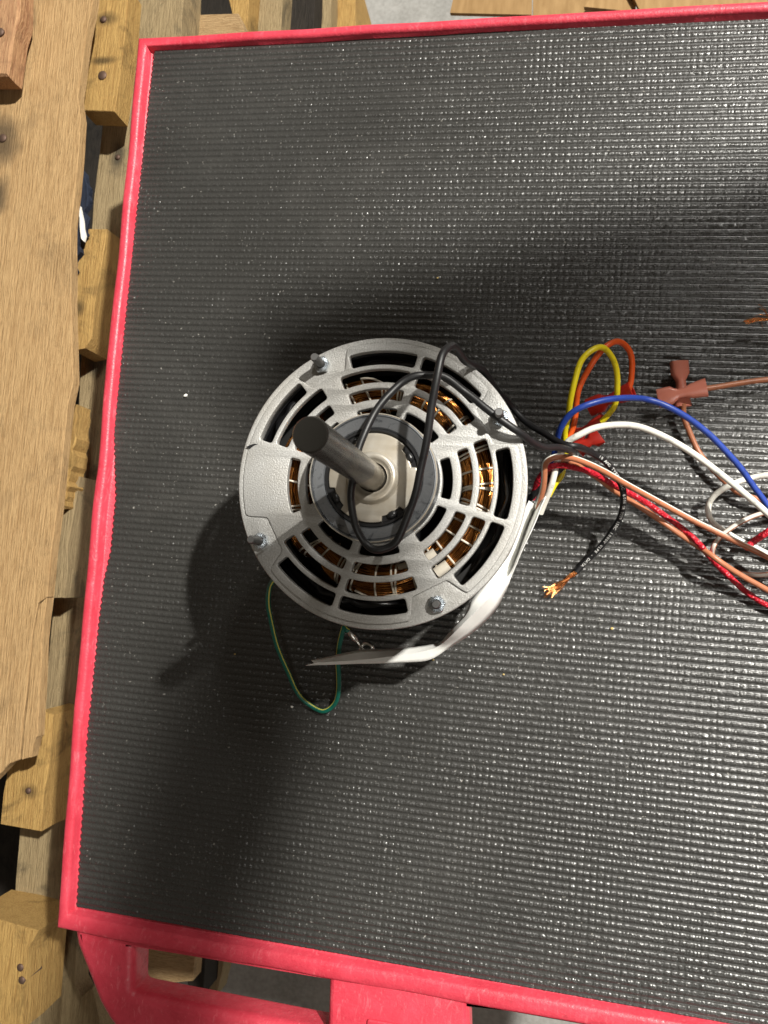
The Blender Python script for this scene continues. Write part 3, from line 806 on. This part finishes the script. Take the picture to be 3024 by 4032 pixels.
def lead(label, pts, m, r=RW, **k):
    pth = spline(pts, 8); n = len(pth); q = np.arange(n)
    for ax in range(3):                                     # small kinks left from handling
        w = sum(rng.normal(0, 1) * np.sin(q * f + rng.uniform(0, 6)) for f in (0.11, 0.19, 0.31)) * (0.00016 if ax < 2 else 0.00012)
        pth[:, ax] += w
    pth[:, 2] = np.maximum(pth[:, 2], r * 0.85)
    o = tube("lead_wire", pth, r, m, motor, 12, **k)
    o['label'] = label
    return o

blk = lead("black lead looped over the end bell with a stripped end", [
    R2(255, 1150, .045), R2(300, 1095, .048), R2(360, 1040, .052), R2(430, 975, .056), R2(500, 900, .058), R2(530, 868, .066), R2(505, 842, .076), R2(440, 832, .086), R2(370, 830, .095), R2(290, 800, .106), R2(200, 735, .115), R2(90, 650, .118),
    A1(1327, 398, .1185), A1(1240, 325, .119), A1(1170, 268, .121), A1(1110, 240, .123), A1(1050, 232, .125), A1(980, 241, .127), A1(900, 278, .128), A1(830, 342, .130), A1(770, 425, .132), A1(722, 510, .134), A1(690, 590, .135), A1(662, 690, .1365), A1(647, 790, .1365),
    A1(640, 870, .135), A1(650, 960, .133), A1(672, 1045, .131), A1(710, 1108, .129), A1(760, 1143, .1285), A1(812, 1147, .1285), A1(862, 1118, .129), A1(902, 1058, .130), A1(942, 960, .132), A1(977, 850, .135), A1(1001, 740, .138), A1(1022, 640, .141), A1(1042, 530, .144), A1(1062, 400, .147), A1(1082, 280, .149), A1(1105, 170, .149), A1(1128, 108, .147), A1(1158, 85, .142), A1(1190, 100, .135), A1(1240, 160, .122),
    R2(0, 380, .095), R2(60, 465, .07), R2(120, 540, .052), R2(180, 605, .044), R2(250, 675, .044), R2(330, 735, .050), R2(420, 785, .062), R2(500, 815, .072), R2(570, 832, .072), R2(640, 860, .064), R2(700, 903, .060), R2(755, 960, .0565), R2(800, 1035, .0525), R2(819, 1105, .049), R2(815, 1180, .037), R2(790, 1258, .025), R2(740, 1340, .014), R2(660, 1432, .007), R2(590, 1505, .0037), R2(545, 1552, .0028)], WBLACK, 0.0018)
# its bare strands
geos = []
e0, e1 = R2(548, 1548, .0028), R2(440, 1632, .0022)
for i in range(44):
    tip = R2(rng.uniform(352, 412), rng.uniform(1635, 1705), rng.uniform(.0006, .0052)) if i > 2 else R2(350 + 12 * i, 1640 + 4 * i, .004)
    o_ = rng.normal(0, 0.00055, 3); mid = e1 + rng.normal(0, 0.0010, 3)
    pth = spline([e0 + o_ + (e0 - e1) * 0.05, e0 * 0.7 + e1 * 0.3 + o_[::-1] * 0.9, mid, tip], 5)
    V_, F_, _ = tube_geo(pth, 0.00019, 5); geos.append((V_, F_))
bs_ = mk("bare_strands", *merge(*geos), COPB, blk, ang=80); bs_['kind'] = 'stuff'

lead("blue lead arching over to the right", [R2(395, 960, .050), R2(420, 850, .054), R2(440, 755, .060), R2(460, 705, .065), R2(495, 655, .071), R2(555, 608, .077), R2(640, 570, .082), R2(740, 547, .085), R2(860, 540, .086), R2(960, 552, .085), R2(1080, 592, .082), R2(1200, 660, .077), R2(1320, 757, .071), R2(1420, 860, .065), R2(1500, 950, .060), R2(1570, 1045, .056), R2(1640, 1140, .053), R2(1740, 1290, .05), R2(1900, 1500, .04)], WBLUE, 0.00165)
lead("thick white lead arching over to the right", [R2(335, 1210, .045), R2(372, 1120, .050), R2(400, 1035, .055), R2(425, 945, .058), R2(447, 880, .060), R2(478, 825, .062), R2(515, 785, .065), R2(565, 752, .069), R2(640, 718, .073), R2(740, 697, .076), R2(860, 702, .077), R2(980, 735, .076), R2(1100, 790, .074), R2(1250, 882, .071), R2(1400, 992, .069), R2(1550, 1120, .067), R2(1659, 1215, .066), R2(1800, 1340, .06), R2(1950, 1480, .05)], WWHITE, 0.00175)
ye = lead("yellow lead bent into a tall loop", [R2(385, 1110, .044), R2(420, 1045, .045), R2(465, 985, .046), R2(480, 880, .05), R2(478, 790, .054), R2(482, 720, .058), R2(495, 650, .064), R2(512, 560, .071), R2(532, 460, .078), R2(560, 360, .084), R2(602, 290, .088), R2(660, 252, .09), R2(712, 258, .09), R2(755, 312, .087), R2(782, 400, .082), R2(786, 500, .075), R2(766, 590, .067), R2(726, 648, .061), R2(690, 680, .057)], WYEL)
orr = lead("orange lead bent into a tall loop", [R2(500, 790, .053), R2(522, 720, .055), R2(540, 620, .060), R2(556, 520, .066), R2(585, 430, .072), R2(630, 350, .079), R2(690, 270, .085), R2(740, 226, .088), R2(800, 214, .088), R2(848, 262, .085), R2(868, 340, .080), R2(868, 420, .074), R2(852, 485, .069), R2(838, 515, .066)], WORA)

# moulded push-on connector: bell-mouthed grip, neck, flat receptacle
def connector(a, b, w, t, m, parent, tilt=0.0, open_end=False, lens=(0.0, 0.30, 0.42, 0.56, 0.64, 0.72, 1.0), wid=(1.0, 0.80, 0.55, 0.50, 0.70, 1.0, 1.0), thk=(0.85, 0.95, 1.0, 0.95, 0.95, 1.0, 1.0)):
    a, b = np.array(a), np.array(b); T = b - a; L = np.linalg.norm(T); T /= L
    S = np.cross(T, [0, 0, 1]); S /= np.linalg.norm(S); U = np.cross(S, T)
    S2 = S * math.cos(tilt) + U * math.sin(tilt); U2 = -S * math.sin(tilt) + U * math.cos(tilt)
    n = 16; V = []; F = []
    def ring(l, ww, tt, e=0.45):
        for k in range(n):
            q = 2 * PI * k / n; cc, ss = math.cos(q), math.sin(q)
            x = math.copysign(abs(cc) ** e, cc) * ww / 2; y = math.copysign(abs(ss) ** e, ss) * tt / 2
            V.append(a + T * l * L + S2 * x + U2 * y)
    rows = [(0.06, wid[0] * w * 0.86, thk[0] * t * 0.55, 0.8), (0.0, wid[0] * w * 0.9, thk[0] * t * 0.6, 0.8)]
    for l, q, h in zip(lens, wid, thk): rows.append((l, q * w, h * t, 0.5 if l > 0.6 else 0.75))
    rows.append((1.0, w * 0.84, t * 0.72, 0.5)); rows.append((0.76, w * 0.80, t * 0.66, 0.5))
    for r_ in rows: ring(*r_)
    nr = len(rows)
    for i in range(nr - 1):
        for k in range(n):
            j = (k + 1) % n
            F.append((i * n + k, i * n + j, (i + 1) * n + j, (i + 1) * n + k))
    F.append(tuple(range(n))[::-1]); F.append(tuple((nr - 1) * n + k for k in range(n)))
    o = mk("spade_connector", V, F, m, parent, ang=50)
    return o
connector(RC(1462, 790, .066), RC(900, 1010, .045), 0.0105, 0.0055, CONR, orr, 0.35)
connector(RC(1105, 1165, .056), RC(620, 1440, .047), 0.0090, 0.0052, CONR, ye, 0.5)
c3 = lead("red sleeved lead ending under the white lead", [R2(395, 1000, .046), R2(430, 930, .047), R2(470, 880, .047), R2(505, 848, .046), R2(540, 815, .045)], WORA)
connector(RC(745, 1560, .046), RC(1035, 1365, .050), 0.0105, 0.0055, CONR, c3, -0.3)

b1 = lead("brown lead with white stripe, upper of the pair running right", [R2(318, 1180, .05), R2(345, 1080, .058), R2(358, 990, .064), R2(366, 925, .068), R2(400, 893, .070), R2(470, 882, .070), R2(560, 902, .068), R2(700, 965, .064), R2(850, 1052, .0585), R2(1000, 1135, .050), R2(1200, 1240, .040), R2(1400, 1338, .034), R2(1659, 1465, .028), R2(1900, 1590, .02)], WBRN, 0.00165, stripe=(4, 6), mat2=WWHITE)
lead("brown lead, lower of the pair running right", [R2(330, 1170, .045), R2(375, 1040, .05), R2(420, 950, .055), R2(480, 905, .058), R2(540, 925, .058), R2(600, 968, .052), R2(700, 1032, .043), R2(800, 1098, .037), R2(950, 1198, .031), R2(1100, 1296, .029), R2(1250, 1404, .023), R2(1350, 1475, .019), R2(1500, 1570, .015), R2(1659, 1665, .011), R2(1850, 1775, .006)], WBRN, 0.00160)
lead("red braided lead running right beside the brown leads", [R2(290, 1120, .044), R2(310, 1060, .050), R2(332, 1005, .056), R2(375, 956, .060), R2(460, 937, .061), R2(555, 950, .057), R2(655, 985, .050), R2(765, 1042, .042), R2(880, 1108, .036), R2(1000, 1182, .030), R2(1130, 1280, .026), R2(1250, 1388, .018), R2(1330, 1470, .012), R2(1420, 1565, .007), R2(1520, 1655, .005), R2(1659, 1745, .004), R2(1850, 1850, .003)], WBRS, 0.00165)
lead("short red lead entering at the right", [R2(1530, 1415, .018), R2(1575, 1375, .023), R2(1640, 1330, .028), R2(1760, 1260, .032), R2(1900, 1200, .03)], WBRS, 0.0019)
lead("white lead curled into a loop lying on the mat", [R2(1900, 975, .03), R2(1760, 980, .03), R2(1659, 990, .028), R2(1560, 1006, .024), R2(1450, 1042, .019), R2(1370, 1088, .014), R2(1322, 1150, .010), R2(1311, 1212, .008), R2(1340, 1262, .007), R2(1400, 1312, .006), R2(1500, 1372, .005), R2(1600, 1422, .004), R2(1760, 1500, .004), R2(1900, 1560, .004)], WWHITE, 0.00165)
lead("brown lead with white stripe looping back near the right edge", [R2(1900, 1140, .03), R2(1760, 1165, .03), R2(1659, 1198, .030), R2(1570, 1230, .028), R2(1470, 1282, .025), R2(1400, 1332, .022), R2(1350, 1392, .016), R2(1335, 1440, .011), R2(1352, 1486, .008), R2(1410, 1527, .006), R2(1490, 1556, .005), R2(1570, 1570, .005), R2(1650, 1568, .005), R2(1800, 1550, .005)], WBRN, 0.0014, stripe=(1, 3), mat2=WWHITE)
b4 = lead("thin brown lead coming in from the right edge", [R2(1285, 485, .016), R2(1350, 478, .015), R2(1450, 463, .013), R2(1560, 448, .011), R2(1659, 436, .010), R2(1850, 410, .008)], WBRN, 0.00165)
connector(R2(1302, 480, .016), R2(1018, 545, .012), 0.0108, 0.0060, CONB, b4, 0.25)
b5 = lead("brown lead with white stripe dropping under the blue and white leads", [R2(1160, 575, .009), R2(1166, 620, .008), R2(1183, 690, .007), R2(1222, 790, .006), R2(1280, 882, .006), R2(1370, 990, .006), R2(1450, 1065, .006), R2(1530, 1108, .007), R2(1659, 1150, .008), R2(1850, 1200, .01)], WBRN, 0.00165, stripe=(5, 7), mat2=WWHITE)
connector(R2(1165, 592, .0075), R2(1142, 330, .0085), 0.0100, 0.0062, CONB, b5, -0.25)

# green ground lead with its ring terminal
gr = lead("green ground lead with yellow stripe curling below the motor", [RG(520, -60, .072), RG(440, 30, .066), RG(372, 110, .059), RG(328, 205, .052), RG(314, 320, .046), RG(330, 490, .039), RG(385, 730, .031), RG(462, 965, .023), RG(560, 1210, .014), RG(640, 1380, .008), RG(742, 1530, .004), RG(862, 1622, .0025), RG(990, 1655, .0025), RG(1092, 1602, .004), RG(1146, 1500, .007), RG(1161, 1380, .011), RG(1152, 1200, .016), RG(1146, 1050, .020), RG(1160, 900, .024), RG(1188, 780, .027), RG(1212, 690, .029), RG(1225, 665, .030), RG(1262, 688, .030), RG(1290, 712, .029)], WGRN, 0.0015, stripe=(4, 4), mat2=WYST)
fer = [RG(1285, 708, .029), RG(1310, 745, .029), RG(1345, 795, .028), RG(1385, 840, .0275), RG(1415, 890, .027), RG(1450, 935, .0265)]
V, F, _ = tube_geo(spline(fer, 4), np.interp(np.linspace(0, 1, 21), [0, 0.4, 0.55, 0.7, 1], [0.0019, 0.0019, 0.0011, 0.0007, 0.0009]), 10)
mk("ring_terminal", V, F, TIN, gr, ang=80)
cc = RG(1490, 915, .027)
pts = [cc + np.array([0.0035 * math.cos(t), 0.0030 * math.sin(t), 0.0006 * math.sin(2 * t)]) for t in np.linspace(0, 2 * PI, 24, endpoint=False)]
V, F, _ = tube_geo(pts, 0.0011, 8, closed=True); mk("terminal_eye", V, F, TIN, gr, ang=80)

# flattened white sleeve that holds the leads, hanging round the motor: far rim, fold, near rim
ST = [((2084, 1972, .062), (2112, 1990, .044), (2150, 1955, .063)), ((2066, 2006, .060), (2095, 2030, .043), (2131, 1995, .062)), ((2042, 2075, .056), (2072, 2085, .042), (2099, 2078, .060)), ((2022, 2150, .054), (2045, 2165, .040), (2063, 2150, .058)), ((1985, 2215, .052), (2012, 2250, .042), (2027, 2235, .054)),
      ((1915, 2292, .056), (1965, 2310, .058), (1998, 2310, .050)), ((1857, 2362, .060), (1912, 2368, .064), (1956, 2394, .050)), ((1835, 2418, .058), (1850, 2430, .062), (1905, 2452, .048)), ((1776, 2480, .052), (1790, 2490, .058), (1838, 2508, .045)), ((1738, 2526, .039), (1738, 2538, .043), (1765, 2552, .041)), ((1690, 2540, .033), (1690, 2560, .039), (1692, 2599, .038)),
      ((1590, 2553, .030), (1600, 2578, .0355), (1600, 2607, .0345)), ((1471, 2557, .029), (1480, 2592, .0335), (1480, 2612, .0325)), ((1412, 2560, .029), (1420, 2598, .0325), (1410, 2613, .0315)), ((1314, 2582, .029), (1345, 2604, .032), (1330, 2616, .031)), ((1254, 2595, .030), (1262, 2608, .0315), (1260, 2618, .031)), ((1226, 2600, .0305), (1236, 2611, .0315), (1204, 2620, .031))]
cv = [spline([P(*s[k]) for s in ST], 5) for k in range(3)]
ns = len(cv[0])
rows = []
for i in range(ns):
    A, B, C_ = cv[0][i], cv[1][i], cv[2][i]
    r_ = []
    for t in np.linspace(0, 1, 4)[:-1]: r_.append(A + (B - A) * t)
    for t in np.linspace(0, 1, 4): r_.append(B + (C_ - B) * t)
    rows.append([q + rng.normal(0, 0.00004, 3) for q in r_])
V = np.array(rows).reshape(-1, 3); m_ = len(rows[0])
F = [(i * m_ + k, (i + 1) * m_ + k, (i + 1) * m_ + k + 1, i * m_ + k + 1) for i in range(ns - 1) for k in range(m_ - 1)]
sv = mk("wire_sleeve", V, F, SLV, motor, ang=32)
md = sv.modifiers.new("thickness", 'SOLIDIFY'); md.thickness = 0.0005; md.offset = 0

# white lettering along the stripped black lead
def lettering(text, pts, r, size, parent):
    pth = spline(pts, 20)
    seg = np.linalg.norm(np.diff(pth, axis=0), axis=1); s = np.r_[0, np.cumsum(seg)]
    geos = []; pos = 0.002
    dg = bpy.context.evaluated_depsgraph_get()
    for ch in text:
        if ch != ' ':
            fc = bpy.data.curves.new("glyph", 'FONT'); fc.body = ch; fc.size = size; fc.align_x = 'CENTER'; fc.align_y = 'CENTER'; fc.resolution_u = 2
            fo = bpy.data.objects.new("glyph", fc); COL.objects.link(fo); dg.update()
            me = bpy.data.meshes.new_from_object(fo.evaluated_get(dg))
            c = np.array([np.interp(pos, s, pth[:, k]) for k in range(3)]); c2 = np.array([np.interp(pos + 0.0006, s, pth[:, k]) for k in range(3)])
            T = c2 - c; T /= np.linalg.norm(T)
            view = CAM - c; view = np.array([0.0, 0.0, 1.0]) * 0.8 + 0.2 * view / np.linalg.norm(view)
            S = np.cross(view, T); S /= np.linalg.norm(S); U = np.cross(T, S)
            V = [c + T * q.co.x * 1.1 + S * q.co.y + U * (r * math.cos(min(1.2, q.co.y / r)) + 0.00008) for q in me.vertices]
            if len(V): geos.append((V, [tuple(p.vertices) for p in me.polygons]))
            bpy.data.objects.remove(fo); bpy.data.curves.remove(fc); bpy.data.meshes.remove(me)
        pos += size * 0.74
        if pos > s[-1]: break
    return mk("printed_text", *merge(*geos), PRINT, parent, smooth=False)
lettering("18 AWG TYPE 125C 600V OR 3239 150C 1000V VLPE - DATA 1994", [R2(655, 868, .063), R2(700, 903, .060), R2(755, 960, .0565), R2(800, 1035, .0525), R2(819, 1105, .049), R2(815, 1180, .037), R2(790, 1258, .025), R2(740, 1340, .014), R2(660, 1432, .007), R2(590, 1505, .0037), R2(560, 1535, .003)], 0.0021, 0.0023, blk)

# frayed copper end that pokes in at the right edge
RE = lambda x, y, z: P(2500 + x / 3.166, 1150 + y / 3.166, z)
fw = thing("stripped_wire", tuple(RE(1660, 340, .004)), "frayed bare copper wire end poking in at the right edge above the connectors", "wire")
geos = []
for i in range(26):
    o_ = rng.normal(0, 0.0006, 3); o_[2] = abs(o_[2])
    pth = spline([RE(2100, 350, .012) + o_ * 0.6, RE(1660, 338 + rng.uniform(-14, 14), .010) + o_ * 0.6, RE(1500, 345 + rng.uniform(-16, 16), .009) + o_ * 0.7, RE(1365 + rng.uniform(0, 60), 365 + rng.uniform(-22, 28), .008) + o_], 5)
    V_, F_, _ = tube_geo(pth, 0.00022, 5); geos.append((V_, F_))
for q in ([(1540, 150), (1600, 200), (1650, 300), (1750, 330)], [(1545, 205), (1610, 230), (1680, 310), (1760, 340)], [(1500, 300), (1560, 280), (1640, 300), (1720, 335)], [(1590, 440), (1580, 370), (1600, 345), (1700, 340)], [(1620, 190), (1640, 260), (1660, 320)]):
    V_, F_, _ = tube_geo(spline([RE(a, b, .012) for a, b in q], 6), 0.00016, 5); geos.append((V_, F_))
w_ = mk("bare_strands", *merge(*geos), COPB, fw, ang=80); w_['kind'] = 'stuff'
tube("insulation", spline([RE(2000, 352, .012), RE(2300, 340, .013), RE(2700, 300, .012)], 6), RW, WBLACK, fw, 10)
